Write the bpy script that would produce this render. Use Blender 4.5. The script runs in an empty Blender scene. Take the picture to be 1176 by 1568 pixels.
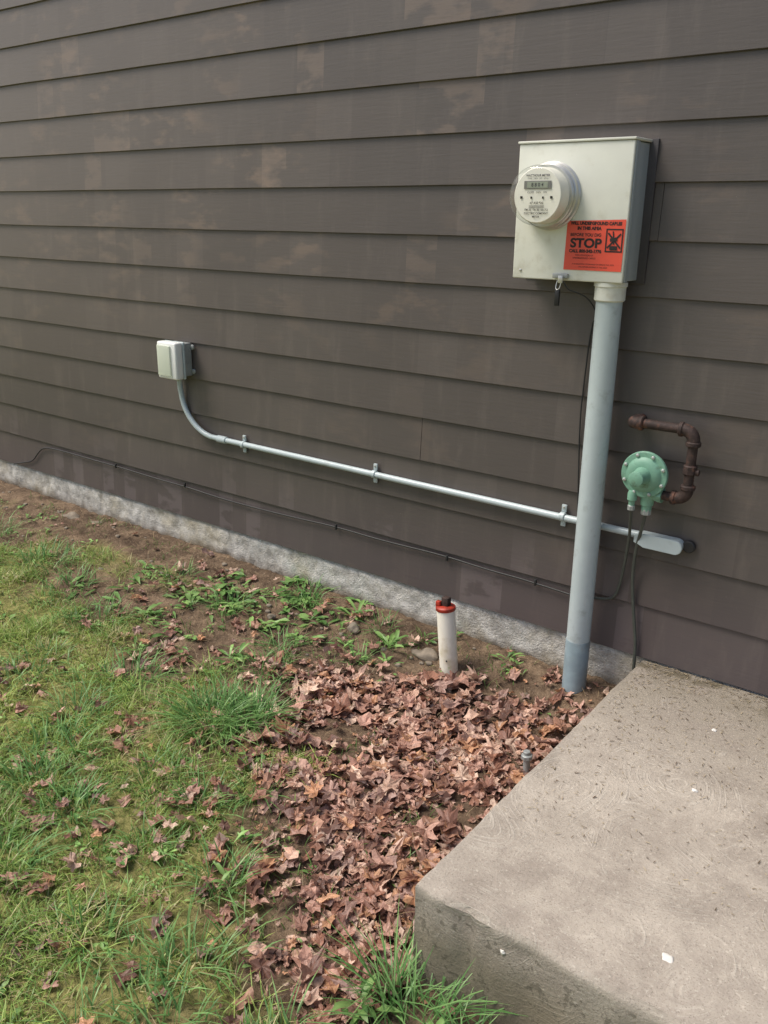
import bpy, bmesh, math, random
import numpy as np
from mathutils import Matrix, Vector, noise as mnoise
random.seed(7); rng=np.random.default_rng(7)
scn=bpy.context.scene
scn.view_settings.view_transform='Standard'; scn.view_settings.look='None'; scn.view_settings.exposure=0
COL=scn.collection

# ------------------------------------------------------------ helpers
def empty(name,loc=(0,0,0)):
    e=bpy.data.objects.new(name,None); e.empty_display_size=.1; COL.objects.link(e); return e
def link(ob,parent=None):
    COL.objects.link(ob)
    if parent: ob.parent=parent
    return ob
def srgb(r,g,b):
    f=lambda c:(c/255/12.92) if c/255<=.04045 else ((c/255+.055)/1.055)**2.4
    return (f(r),f(g),f(b),1)
class NT:
    def __init__(s,name):
        s.m=bpy.data.materials.new(name); s.m.use_nodes=True; s.t=s.m.node_tree
        s.b=s.t.nodes["Principled BSDF"]; s.out=s.t.nodes["Material Output"]
    def n(s,typ,**k):
        nd=s.t.nodes.new(typ)
        for a,v in k.items(): setattr(nd,a,v)
        return nd
    def l(s,a,b): s.t.links.new(a,b)
    def math(s,op,a,b=None,clamp=False):
        nd=s.n("ShaderNodeMath",operation=op,use_clamp=clamp)
        for i,v in enumerate((a,b)):
            if v is None: continue
            if isinstance(v,(int,float)): nd.inputs[i].default_value=v
            else: s.l(v,nd.inputs[i])
        return nd.outputs[0]
    def mix(s,fac,a,b,bt='MIX'):
        nd=s.n("ShaderNodeMix",data_type='RGBA',blend_type=bt)
        for i,v in ((0,fac),(6,a),(7,b)):
            if isinstance(v,(int,float,tuple)): nd.inputs[i].default_value=v
            else: s.l(v,nd.inputs[i])
        return nd.outputs[2]
    def pos(s,scale=(1,1,1)):
        tc=s.n("ShaderNodeNewGeometry"); mp=s.n("ShaderNodeMapping")
        mp.inputs["Scale"].default_value=scale
        s.l(tc.outputs["Position"],mp.inputs[0]); return mp.outputs[0]
    def noise(s,scale,detail=4,rough=.55,vec=None,dist=0):
        nd=s.n("ShaderNodeTexNoise"); nd.inputs["Scale"].default_value=scale
        nd.inputs["Detail"].default_value=detail; nd.inputs["Roughness"].default_value=rough
        nd.inputs["Distortion"].default_value=dist
        s.l(vec if vec is not None else s.pos(),nd.inputs["Vector"]); return nd.outputs["Fac"]
    def ramp(s,v,lo,hi):
        nd=s.n("ShaderNodeMapRange",interpolation_type='SMOOTHSTEP')
        s.l(v,nd.inputs[0]); nd.inputs[1].default_value=lo; nd.inputs[2].default_value=hi; return nd.outputs[0]
    def bump(s,h,strength=.3,dist=.01):
        nd=s.n("ShaderNodeBump"); nd.inputs["Strength"].default_value=strength; nd.inputs["Distance"].default_value=dist
        s.l(h,nd.inputs["Height"]); s.l(nd.outputs[0],s.b.inputs["Normal"]); return nd
    def color(s,c):
        if isinstance(c,tuple): s.b.inputs["Base Color"].default_value=c
        else: s.l(c,s.b.inputs["Base Color"])
    def set(s,rough=.5,metal=0,spec=.5):
        s.b.inputs["Roughness"].default_value=rough; s.b.inputs["Metallic"].default_value=metal
        s.b.inputs["Specular IOR Level"].default_value=spec; return s
def paint(name,c,rough=.5,metal=0,var=.25,scale=30,bump=.0,dirt=None,dscale=8):
    t=NT(name); t.set(rough,metal)
    n=t.noise(scale,5); dark=tuple(x*(1-var) for x in c[:3])+(1,)
    col=t.mix(t.ramp(n,.35,.7),dark,c)
    if dirt: col=t.mix(t.ramp(t.noise(dscale,6,.65),.52,.75),col,dirt)
    t.color(col)
    if bump: t.bump(t.noise(scale*6,4),bump,.002)
    return t.m
def mesh_ob(name,verts,faces,mat=None,parent=None,smooth=False):
    me=bpy.data.meshes.new(name); me.from_pydata([tuple(v) for v in verts],[],faces); me.update()
    if mat: me.materials.append(mat)
    if smooth: me.polygons.foreach_set("use_smooth",[True]*len(me.polygons))
    return link(bpy.data.objects.new(name,me),parent)
def from_bm(name,bm,mat,parent=None,smooth=False,autosm=False):
    me=bpy.data.meshes.new(name); bm.to_mesh(me); bm.free()
    if mat: me.materials.append(mat)
    if smooth or autosm:
        me.polygons.foreach_set("use_smooth",[True]*len(me.polygons))
        if autosm: me.set_sharp_from_angle(angle=math.radians(35))
    return link(bpy.data.objects.new(name,me),parent)
def box(name,lo,hi,mat,parent=None,bev=.002,seg=2):
    bm=bmesh.new(); bmesh.ops.create_cube(bm,size=1)
    lo=Vector(lo);hi=Vector(hi);c=(lo+hi)/2;s=hi-lo
    for v in bm.verts: v.co=Vector((v.co.x*s.x,v.co.y*s.y,v.co.z*s.z))+c
    if bev: bmesh.ops.bevel(bm,geom=bm.edges[:],offset=bev,segments=seg,affect='EDGES',profile=.5)
    return from_bm(name,bm,mat,parent,autosm=True)
def revolve(name,p0,axis,profile,mat,parent=None,segs=40):
    """profile: list of (dist along axis, radius)"""
    axis=Vector(axis).normalized(); q=axis.to_track_quat('Z','Y'); p0=Vector(p0)
    vs=[];fs=[]
    for d,r in profile:
        for i in range(segs):
            a=2*math.pi*i/segs; vs.append(p0+q@Vector((r*math.cos(a),r*math.sin(a),d)))
    for k in range(len(profile)-1):
        for i in range(segs):
            j=(i+1)%segs; fs.append((k*segs+i,k*segs+j,(k+1)*segs+j,(k+1)*segs+i))
    if profile[0][1]>1e-5: fs.append(tuple(range(segs))[::-1])
    if profile[-1][1]>1e-5: fs.append(tuple((len(profile)-1)*segs+i for i in range(segs)))
    ob=mesh_ob(name,vs,fs,mat,parent,True); ob.data.set_sharp_from_angle(angle=math.radians(40)); return ob
def cyl(name,p0,p1,r,mat,parent=None,segs=28,bev=None):
    p0=Vector(p0);p1=Vector(p1);L=(p1-p0).length; b=bev if bev is not None else min(r*.15,L*.2)
    return revolve(name,p0,p1-p0,[(0,r-b),(b,r),(L-b,r),(L,r-b)],mat,parent,segs)
def tube(name,pts,r,mat,parent=None,smooth=True,res=10):
    cu=bpy.data.curves.new(name,'CURVE'); cu.dimensions='3D'; cu.bevel_depth=r; cu.bevel_resolution=4; cu.use_fill_caps=True
    if smooth:
        sp=cu.splines.new('NURBS'); sp.points.add(len(pts)-1); sp.order_u=3; sp.use_endpoint_u=True; sp.resolution_u=res
    else:
        sp=cu.splines.new('POLY'); sp.points.add(len(pts)-1)
    for p,q in zip(sp.points,pts): p.co=(*q,1)
    tmp=bpy.data.objects.new("tmp",cu); COL.objects.link(tmp); bpy.context.view_layer.update()
    me=bpy.data.meshes.new_from_object(tmp); bpy.data.objects.remove(tmp)
    me.name=name; me.materials.clear(); me.materials.append(mat)
    me.polygons.foreach_set("use_smooth",[True]*len(me.polygons))
    return link(bpy.data.objects.new(name,me),parent)
def text(name,body,size,loc,mat,parent=None,align='CENTER',bold=0,sx=1):
    cu=bpy.data.curves.new(name,'FONT'); cu.body=body; cu.size=size; cu.align_x=align; cu.offset=bold
    tmp=bpy.data.objects.new("tmp",cu); COL.objects.link(tmp); bpy.context.view_layer.update()
    me=bpy.data.meshes.new_from_object(tmp); bpy.data.objects.remove(tmp)
    me.name=name; me.materials.clear(); me.materials.append(mat)
    M=Matrix.Translation(loc)@Matrix.Rotation(math.pi/2,4,'X')@Matrix.Diagonal((sx,1,1,1)); me.transform(M)
    return link(bpy.data.objects.new(name,me),parent)
_T=rng.random((256,256))
def vnoise(x,y):
    xi=np.floor(x).astype(int); yi=np.floor(y).astype(int); fx=x-xi; fy=y-yi
    fx=fx*fx*(3-2*fx); fy=fy*fy*(3-2*fy)
    g=lambda a,b:_T[a%256,b%256]
    return (g(xi,yi)*(1-fx)+g(xi+1,yi)*fx)*(1-fy)+(g(xi,yi+1)*(1-fx)+g(xi+1,yi+1)*fx)*fy
def fbm(x,y,s,o=4):
    r=0;a=.5;t=0
    for i in range(o): r=r+a*vnoise(x*s+17.3*i,y*s-9.1*i); t+=a; a*=.55; s*=2.03
    return r/t
def sst(a,b,v):
    t=np.clip((v-a)/(b-a),0,1); return t*t*(3-2*t)

# ------------------------------------------------------------ ground shape
XB=np.array([-12,-5,-4,-3,-2.4,-2,-1.75,-1.5,-1.35,-1.15,-.9,-.6,3])
YB=np.array([-.42,-.42,-.47,-.56,-.72,-.88,-1.0,-1.2,-1.35,-1.55,-1.6,-1.38,-1.38])
def lawn(x,y):
    yb=np.interp(x,XB,YB)
    return sst(-.16,.26,(yb-y)+(fbm(x,y,3.2)-.5)*1.15)
def leafm(x,y):
    yb=np.interp(x,XB,YB); near=np.interp(x,[-1.7,-1.35],[.30,.05])
    m=sst(-2.3,-1.7,x+(fbm(x,y,5)-.5)*.8)*sst(0,.25,-y-near+(fbm(x+5,y,5)-.5)*.35)*sst(-.26,.20,(y-yb)+(fbm(x,y+7,4)-.5)*.85)
    return m*(x<-.86)
def gh(x,y):
    a=np.clip(-y,0,None); drop=np.interp(x,[-3,-1.6],[.022,.055])
    z=.052-drop*sst(0,.3,a)-.06*sst(.2,1.4,a)
    z=z-.03*sst(-1.6,-1.0,x)*sst(.05,.5,a)*(1-sst(1.2,1.8,a))*.6
    near=1-sst(8,14,np.hypot(x+2,y+1))
    z=z+near*((fbm(x,y,3)-.5)*.035*sst(.05,.3,a)+(fbm(x,y,14)-.5)*.024+(fbm(x,y,45,2)-.5)*.012*(1-lawn(x,y)))
    return z

# ------------------------------------------------------------ materials
t=NT("siding_paint"); t.set(.42,0,.5)
at=t.n("ShaderNodeAttribute",attribute_name="row"); row=at.outputs["Fac"]
sep=t.n("ShaderNodeSeparateXYZ"); t.l(t.pos(),sep.inputs[0]); X,Z=sep.outputs[0],sep.outputs[2]
def cmb(a,b,c):
    nd=t.n("ShaderNodeCombineXYZ")
    for i,v in enumerate((a,b,c)):
        if isinstance(v,(int,float)): nd.inputs[i].default_value=v
        else: t.l(v,nd.inputs[i])
    return nd.outputs[0]
vrow=cmb(t.math('MULTIPLY',X,1.6),t.math('MULTIPLY',row,5.37),t.math('MULTIPLY',Z,3.6))
n1=t.noise(4.2,4,.55,vrow); n2=t.noise(1.7,2,.5,cmb(X,t.math('MULTIPLY',row,2.7),0))
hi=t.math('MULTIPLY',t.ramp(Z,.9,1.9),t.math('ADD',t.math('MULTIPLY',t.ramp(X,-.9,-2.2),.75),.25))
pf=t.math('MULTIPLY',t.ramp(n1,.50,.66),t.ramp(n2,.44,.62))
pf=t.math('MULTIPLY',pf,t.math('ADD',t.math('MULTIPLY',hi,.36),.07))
def snapcell(w,off,seed):
    snap=t.n("ShaderNodeVectorMath",operation='SNAP')
    t.l(cmb(t.math('ADD',X,t.math('MULTIPLY',row,off)),t.math('ADD',t.math('MULTIPLY',row,.9),seed),0),snap.inputs[0]); snap.inputs[1].default_value=(w,.1,1)
    wn=t.n("ShaderNodeTexWhiteNoise",noise_dimensions='3D'); t.l(snap.outputs[0],wn.inputs[0]); return wn.outputs[0]
c1,c2=snapcell(.17,.063,.03),snapcell(.41,.147,4.03)
base=t.mix(c2,srgb(79,73,70),srgb(87,80,76))
base=t.mix(t.math('MULTIPLY',t.ramp(c1,.86,.88),.25),base,srgb(106,98,93))
base=t.mix(t.math('MULTIPLY',t.ramp(t.noise(1.1,3),.35,.7),.5),base,srgb(91,85,80))
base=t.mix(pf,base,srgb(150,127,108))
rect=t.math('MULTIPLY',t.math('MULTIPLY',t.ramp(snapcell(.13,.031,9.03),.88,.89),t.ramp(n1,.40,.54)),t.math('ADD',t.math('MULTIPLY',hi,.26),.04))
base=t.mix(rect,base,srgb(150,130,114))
lowf=t.ramp(Z,.62,.25)
base=t.mix(t.math('MULTIPLY',lowf,.4),base,srgb(86,75,79))
base=t.mix(t.math('MULTIPLY',t.math('MULTIPLY',t.ramp(snapcell(.09,.057,2.03),.80,.81),t.ramp(n1,.40,.5)),t.math('MULTIPLY',lowf,.34)),base,srgb(124,114,114))
base=t.mix(t.math('MULTIPLY',t.math('MULTIPLY',t.ramp(X,-1.0,-5.0),t.ramp(Z,.3,2.2)),.55),base,srgb(126,116,107))  # lens-flare haze put into the siding colour, paler towards the upper left
speck=t.ramp(t.noise(140,2),.77,.81)
base=t.mix(t.math('MULTIPLY',speck,.5),base,srgb(160,150,140))
base=t.mix(t.math('MULTIPLY',t.ramp(t.noise(1,5,.65,t.pos((14,9,3.0))),.5,.75),.22),base,srgb(124,114,106))
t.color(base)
gr=t.noise(1,4,.55,t.pos((9,9,120)),.6)
rr=t.n("ShaderNodeMapRange"); t.l(gr,rr.inputs[0]); rr.inputs[3].default_value=.34; rr.inputs[4].default_value=.52; t.l(rr.outputs[0],t.b.inputs["Roughness"])
t.bump(gr,.15,.003)
M_SID=t.m
t=NT("foundation_concrete"); t.set(.9,0,.3)
c=t.mix(t.ramp(t.noise(14,6,.7),.3,.65),srgb(158,154,146),srgb(210,207,200))
c=t.mix(t.math('MULTIPLY',t.ramp(t.noise(3,4),.5,.7),.5),c,srgb(172,160,128))
c=t.mix(t.math('MULTIPLY',t.ramp(t.noise(60,3,.8),.62,.70),.6),c,srgb(92,86,78))
c=t.mix(t.math('MULTIPLY',t.ramp(t.noise(9,5,.75),.60,.70),.5),c,srgb(120,112,96))
sp_=t.n("ShaderNodeSeparateXYZ"); t.l(t.pos(),sp_.inputs[0])
c=t.mix(t.math('MULTIPLY',t.ramp(t.math('ADD',sp_.outputs[2],t.math('MULTIPLY',t.noise(12,4),-.06)),.07,.015),.7),c,srgb(106,92,72))
t.color(c); t.bump(t.math('ADD',t.noise(45,4,.7),t.noise(150,4)),.8,.006); M_FND=t.m
t=NT("slab_concrete"); t.set(.88,0,.3)
rp=t.pos()
ring=t.n("ShaderNodeTexVoronoi",feature='F1'); ring.inputs["Scale"].default_value=3.4
wob=t.n("ShaderNodeVectorMath",operation='ADD'); nz_=t.n("ShaderNodeTexNoise"); nz_.inputs["Scale"].default_value=2.0; nz_.inputs["Detail"].default_value=1; t.l(rp,nz_.inputs["Vector"])
sc_=t.n("ShaderNodeVectorMath",operation='SCALE'); t.l(nz_.outputs["Color"],sc_.inputs[0]); sc_.inputs["Scale"].default_value=.3
t.l(rp,wob.inputs[0]); t.l(sc_.outputs[0],wob.inputs[1]); t.l(wob.outputs[0],ring.inputs["Vector"])
swv=t.n("ShaderNodeCombineXYZ"); t.l(t.math('MULTIPLY',ring.outputs["Distance"],55),swv.inputs[0]); t.l(t.math('MULTIPLY',t.noise(2.2,1),8),swv.inputs[1])
sw=t.noise(1,3,.6,swv.outputs[0])
swm=t.math('MULTIPLY',t.ramp(sw,.50,.62),t.ramp(t.noise(5.5,4,.65),.44,.62))
c=t.mix(t.ramp(t.noise(5,7,.68),.30,.66),srgb(148,138,127),srgb(182,172,159))
c=t.mix(t.math('MULTIPLY',t.ramp(t.noise(1.6,3),.45,.65),.25),c,srgb(138,129,117))
c=t.mix(t.math('MULTIPLY',swm,.30),c,srgb(218,210,196))
c=t.mix(t.math('MULTIPLY',t.ramp(t.noise(240,3,.8),.55,.65),.5),c,srgb(92,84,74))
c=t.mix(t.math('MULTIPLY',t.ramp(t.noise(95,4,.75),.56,.68),.45),c,srgb(216,208,194))
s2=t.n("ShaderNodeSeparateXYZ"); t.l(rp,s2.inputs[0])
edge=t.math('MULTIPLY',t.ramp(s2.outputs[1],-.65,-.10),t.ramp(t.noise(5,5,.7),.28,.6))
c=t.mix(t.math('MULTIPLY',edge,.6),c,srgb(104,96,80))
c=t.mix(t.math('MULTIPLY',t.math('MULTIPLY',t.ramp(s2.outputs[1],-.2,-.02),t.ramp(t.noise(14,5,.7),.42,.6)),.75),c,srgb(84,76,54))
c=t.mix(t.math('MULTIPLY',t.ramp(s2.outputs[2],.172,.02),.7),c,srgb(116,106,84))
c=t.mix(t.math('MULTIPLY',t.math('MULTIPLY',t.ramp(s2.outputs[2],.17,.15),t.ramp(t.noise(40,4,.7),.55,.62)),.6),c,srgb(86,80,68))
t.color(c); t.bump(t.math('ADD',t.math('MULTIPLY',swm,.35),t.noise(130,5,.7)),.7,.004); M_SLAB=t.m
t=NT("soil_and_thatch"); t.set(.95,0,.2)
ga=t.n("ShaderNodeAttribute",attribute_name="grass").outputs["Fac"]
la=t.n("ShaderNodeAttribute",attribute_name="leaf").outputs["Fac"]
d=t.mix(t.ramp(t.noise(9,6,.7),.35,.68),srgb(90,74,60),srgb(148,126,103))
d=t.mix(t.math('MULTIPLY',t.ramp(t.noise(70,4,.75),.55,.7),.6),d,srgb(184,162,136))
d=t.mix(t.math('MULTIPLY',t.ramp(t.noise(110,3,.7),.58,.68),.7),d,srgb(54,44,36))
g=t.mix(t.ramp(t.noise(30,5,.7),.35,.65),srgb(112,120,60),srgb(176,170,106))
d=t.mix(t.math('MULTIPLY',la,.25),d,srgb(90,70,58))
t.color(t.mix(ga,d,g)); t.bump(t.noise(60,6,.75),.9,.02); M_GND=t.m
def attr_leafy(name,rough=.5,transl=.35,bumpy=False):
    t=NT(name); t.set(rough,0,.4)
    a=t.n("ShaderNodeAttribute",attribute_name="col").outputs["Color"]
    if bumpy: a=t.mix(t.math('MULTIPLY',t.ramp(t.noise(140,4,.65),.42,.66),.4),a,srgb(116,76,62))
    t.color(a)
    if bumpy: t.bump(t.noise(200,3,.6),.5,.003)
    tr=t.n("ShaderNodeBsdfTranslucent"); t.l(a,tr.inputs[0]); ms=t.n("ShaderNodeMixShader"); ms.inputs[0].default_value=transl
    t.l(t.b.outputs[0],ms.inputs[1]); t.l(tr.outputs[0],ms.inputs[2]); t.l(ms.outputs[0],t.out.inputs[0]); return t.m
M_GRASS=attr_leafy("grass_blades",.42,.35); M_LEAF=attr_leafy("dead_leaf",.45,.18,True); M_WEED=attr_leafy("weed_leaf",.42,.3)
M_BOX=paint("meter_box_enamel",srgb(222,223,211),.4,var=.05,scale=12,dirt=srgb(200,198,182),dscale=14)
M_BOXS=paint("meter_box_side_metal",srgb(172,180,182),.42,.1,var=.06,scale=12)
M_GALV=paint("galvanised_grey",srgb(160,164,162),.45,.2,var=.15,scale=40)
M_PVC=paint("grey_conduit_pvc",srgb(184,196,197),.30,0,var=.08,scale=14,dirt=srgb(158,167,166),dscale=14)
M_PVCD=paint("grey_conduit_sleeve",srgb(140,157,164),.32,0,var=.2,scale=18,dirt=srgb(132,130,122),dscale=10)
M_CHROME=paint("meter_rim_metal",srgb(200,200,196),.3,.6,var=.1)
M_FACE=paint("meter_face",srgb(238,234,222),.5,var=.03)
M_BLACK=paint("black_plastic",srgb(28,28,30),.5,var=.3)
M_INK=paint("printed_ink",srgb(34,30,30),.6,var=.1)
M_GREYINK=paint("grey_ink",srgb(120,118,112),.6,var=.1)
M_LCD=paint("lcd_glass",srgb(150,156,140),.2,var=.05)
M_RED=paint("orange_red_vinyl",srgb(224,84,64),.42,var=.06,scale=20)
M_CAPRED=paint("red_cap_plastic",srgb(182,58,38),.5,var=.4,scale=40,dirt=srgb(120,52,40),dscale=60)
M_RUST=paint("rusty_iron",srgb(72,56,51),.7,.15,var=.5,scale=60,bump=.5,dirt=srgb(112,74,56),dscale=30)
M_GREEN=paint("regulator_green",srgb(124,170,146),.5,0,var=.18,scale=30,dirt=srgb(96,122,102),dscale=30)
M_BOLT=paint("zinc_bolt",srgb(196,200,194),.4,.4)
M_CABLE=paint("cable_black",srgb(44,44,44),.55,var=.2)
M_HOSE=paint("grey_cable",srgb(80,84,76),.55,var=.2)
M_WHITE=paint("white_pvc",srgb(232,227,212),.4,var=.05,scale=14,dirt=srgb(196,184,152),dscale=9)
M_COVER=paint("white_cover",srgb(238,239,234),.4,var=.03)
M_DBOARD=paint("backing_board",srgb(64,60,61),.6,var=.1,bump=.3)
M_STONE=paint("stone",srgb(146,134,118),.9,var=.4,scale=25,bump=.8,dirt=srgb(104,90,74),dscale=20)
M_CHIP=paint("white_chip",srgb(226,222,214),.8,var=.1)
M_ROOF=paint("roof_shingle",srgb(70,68,66),.9,var=.3)
t=NT("clear_glass"); t.set(.05)
gl=t.n("ShaderNodeBsdfGlossy"); gl.inputs["Roughness"].default_value=.04
tp=t.n("ShaderNodeBsdfTransparent"); tp.inputs[0].default_value=(.97,.98,.97,1)
fr=t.n("ShaderNodeLayerWeight"); fr.inputs[0].default_value=.5
fac=t.math('ADD',t.math('MULTIPLY',t.math('POWER',fr.outputs["Facing"],4.0),.55),.035)
ms=t.n("ShaderNodeMixShader"); t.l(fac,ms.inputs[0]); t.l(tp.outputs[0],ms.inputs[1]); t.l(gl.outputs[0],ms.inputs[2]); t.l(ms.outputs[0],t.out.inputs[0]); M_GLASS=t.m
t=NT("frosted_cover"); t.set(.25,0,.5); t.color(srgb(226,232,214))
tp=t.n("ShaderNodeBsdfTransparent"); ms=t.n("ShaderNodeMixShader"); ms.inputs[0].default_value=.3
t.l(t.b.outputs[0],ms.inputs[1]); t.l(tp.outputs[0],ms.inputs[2]); t.l(ms.outputs[0],t.out.inputs[0]); M_FROST=t.m

# ------------------------------------------------------------ house
house=empty("house")
rows=[.195,.38,.555,.725]+[.89+.1635*k for k in range(15)]
vs=[];fs=[];rv=[]
XL,XR=-13.0,4.0
for k in range(len(rows)-1):
    z0,z1=rows[k],rows[k+1]; cuts=[XL,-9.4+.37*(k%4),2.2-.4*(k%3)]
    if k==3: cuts=[XL,-9.0,-5.4,-1.82,1.8]
    if k==8: cuts=[XL,-8.3,-4.65,-.985,2.6]
    cuts.append(XR)
    for a,b in zip(cuts[:-1],cuts[1:]):
        b-=.0018
        n=max(1,int((b-a)/.3)); base=len(vs)
        for i in range(n+1):
            xx=a+(b-a)*i/n; w=random.uniform(-.0009,.0009); wz=random.uniform(-.0010,.0010)
            prof=[(.012,z0+.004),(-.007+w,z0+wz),(-.009+w,z0+.0016+wz),(.001,z1+.012),(.012,z1+.012)]
            for (y,z) in prof: vs.append((xx,y,z))
        P=5
        for i in range(n):
            for j in range(P-1):
                q=base+i*P+j; fs.append((q,q+P,q+P+1,q+1)); rv.append(float(k))
        fs.append(tuple(base+j for j in range(P))); rv.append(float(k))
        fs.append(tuple(base+n*P+j for j in range(P))[::-1]); rv.append(float(k))
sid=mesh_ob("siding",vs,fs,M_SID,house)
a_=sid.data.attributes.new("row",'FLOAT','FACE'); a_.data.foreach_set("value",rv)
bm=bmesh.new(); bm.from_mesh(sid.data); bmesh.ops.recalc_face_normals(bm,faces=bm.faces[:]); bm.to_mesh(sid.data); bm.free()
TOP=rows[-1]
box("wall_core",(XL,.013,.17),(XR,7.0,TOP),M_DBOARD,house,bev=0)
box("roof",(XL-.02,.0,TOP+.012),(XR+.02,7.02,TOP+.15),M_ROOF,house,bev=0)
xs=np.concatenate([np.arange(XL,-6.5,.25),np.arange(-6.5,.2,.014),np.arange(.2,XR+.1,.25)])
zs=np.linspace(.194,-.30,34)
gx,gz=np.meshgrid(xs,zs,indexing='ij')
yy=.002+(fbm(gx,gz,9)-.5)*.016+(fbm(gx+3,gz,45,3)-.5)*.016
yy[:,0]=.012
vs=np.stack([gx,yy,gz],-1).reshape(-1,3); nz=len(zs)
fs=[(i*nz+j,i*nz+j+1,(i+1)*nz+j+1,(i+1)*nz+j) for i in range(len(xs)-1) for j in range(nz-1)]
mesh_ob("foundation",vs,fs,M_FND,house,True)

# ------------------------------------------------------------ ground
def axis_pts(lo,a,b,hi,fine):
    L=[];s=fine*2;v=a
    while v>lo: v-=s; s*=1.25; L.append(max(v,lo))
    R=[];s=fine*2;v=b
    while v<hi: v+=s; s*=1.25; R.append(min(v,hi))
    return np.array(L[::-1]+list(np.arange(a,b,fine))+R)
gx=axis_pts(-150,-6.2,.4,150,.016); gy=axis_pts(-150,-3.0,.03,150,.016)
GX,GY=np.meshgrid(gx,gy,indexing='ij'); GZ=gh(GX,GY)
GZ=np.where(GY>.02,np.minimum(GZ,.03)-.05,GZ)
ny=len(gy); I=np.arange(len(gx)*ny).reshape(len(gx),ny)
q=np.stack([I[:-1,:-1],I[1:,:-1],I[1:,1:],I[:-1,1:]],-1).reshape(-1,4)
me=bpy.data.meshes.new("ground"); V=np.stack([GX,GY,GZ],-1).reshape(-1,3)
me.vertices.add(len(V)); me.vertices.foreach_set("co",V.ravel())
me.loops.add(q.size); me.loops.foreach_set("vertex_index",q.ravel().astype(np.int32))
me.polygons.add(len(q)); me.polygons.foreach_set("loop_start",np.arange(0,q.size,4,dtype=np.int32))
me.polygons.foreach_set("use_smooth",np.ones(len(q),bool)); me.update(); me.validate()
for nm,arr in (("grass",lawn(GX,GY)*.8),("leaf",leafm(GX,GY))):
    a_=me.attributes.new(nm,'FLOAT','POINT'); a_.data.foreach_set("value",arr.ravel().astype(np.float32))
me.materials.append(M_GND); link(bpy.data.objects.new("ground",me))

# ------------------------------------------------------------ bulk mesh builder
def bulk(name,V,faces_q,faces_t,cols,mat,smooth=True):
    me=bpy.data.meshes.new(name)
    me.vertices.add(len(V)); me.vertices.foreach_set("co",V.astype(np.float32).ravel())
    li=np.concatenate([faces_q.ravel(),faces_t.ravel()]).astype(np.int32)
    me.loops.add(len(li)); me.loops.foreach_set("vertex_index",li)
    st=np.concatenate([np.arange(len(faces_q))*4,len(faces_q)*4+np.arange(len(faces_t))*3]).astype(np.int32)
    me.polygons.add(len(st)); me.polygons.foreach_set("loop_start",st)
    me.polygons.foreach_set("use_smooth",np.full(len(st),smooth)); me.update(); me.validate()
    a_=me.attributes.new("col",'FLOAT_COLOR','POINT'); c4=np.concatenate([cols,np.ones((len(cols),1))],1).astype(np.float32)
    a_.data.foreach_set("color",c4.ravel()); me.materials.append(mat)
    return link(bpy.data.objects.new(name,me))
def blades(x,y,h,w,lean,az,col,z=None):
    n=len(x); z=gh(x,y)-.004 if z is None else z
    S=np.array([0,.35,.7,1.0]); side=az+np.pi/2+rng.uniform(-.6,.6,n)
    V=np.zeros((n,7,3)); C=np.zeros((n,7,3))
    for k,s in enumerate(S):
        out=lean*h*s**1.8; up=h*(s-.35*np.clip(lean,0,1.6)*s**2.2)
        cx=x+np.cos(az)*out; cy=y+np.sin(az)*out; cz=z+up
        ww=w*(1-.25*s)*.5
        if k<3:
            for j,sg in ((0,-1),(1,1)):
                V[:,2*k+j,0]=cx+sg*np.cos(side)*ww; V[:,2*k+j,1]=cy+sg*np.sin(side)*ww; V[:,2*k+j,2]=cz; C[:,2*k+j]=col*(.72+.28*s)
        else:
            V[:,6,0]=cx;V[:,6,1]=cy;V[:,6,2]=cz; C[:,6]=col
    b=(np.arange(n)*7)[:,None]
    fq=np.concatenate([b+np.array([0,1,3,2]),b+np.array([2,3,5,4])]); ft=b+np.array([4,5,6])
    return V.reshape(-1,3),fq,ft,C.reshape(-1,3)
def merge(parts):
    Vs=[];Q=[];T=[];C=[];o=0
    for V,q,t_,c in parts: Vs.append(V);Q.append(q+o);T.append(t_+o);C.append(c);o+=len(V)
    return np.concatenate(Vs),np.concatenate(Q),np.concatenate(T),np.concatenate(C)
L3=lambda r,g,b:np.array(srgb(r,g,b)[:3])
def inslab(x,y): return (x>-.9)&(y>-1.345)
parts=[]
def lawn_pts(n,x0,x1,y0,y1):
    x=rng.uniform(x0,x1,n);y=rng.uniform(y0,y1,n)
    cl=.16+.84*sst(.37,.56,fbm(x,y,7)); k=(rng.random(n)<lawn(x,y)*cl)&~inslab(x,y)&(y<-.02)
    return x[k],y[k]
for n,x0,x1,y0,y1,hs in ((225000,-5.2,.2,-2.5,-.3,1),(40000,-9,-5.2,-4,-.2,1.5),(40000,-5.2,2.5,-5,-2.5,1.5)):
    x,y=lawn_pts(n,x0,x1,y0,y1); m=len(x)
    f=fbm(x+11,y,2.6); tall=sst(.42,.68,fbm(x,y+3,4.5))
    h=rng.uniform(.014,.038,m)*(1+1.2*tall)*hs; w=rng.uniform(.0018,.0038,m)*hs
    mixv=np.clip(f*1.9-.35+rng.normal(0,.2,m),0,1)[:,None]
    col=L3(110,154,74)*(1-mixv)+L3(182,202,110)*mixv
    dry=(rng.random(m)<.07+.33*sst(.48,.68,fbm(x+31,y,5)))[:,None]; col=np.where(dry,L3(206,196,146),col)*rng.uniform(.75,1.2,m)[:,None]
    parts.append(blades(x,y,h,w,rng.uniform(.2,1.6,m),rng.uniform(0,2*np.pi,m),col))
n=9000; x=rng.uniform(-5.5,-.95,n);y=rng.uniform(-1.5,-.03,n); k=(fbm(x,y,6)>.55); x=x[k];y=y[k];m=len(x)
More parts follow.
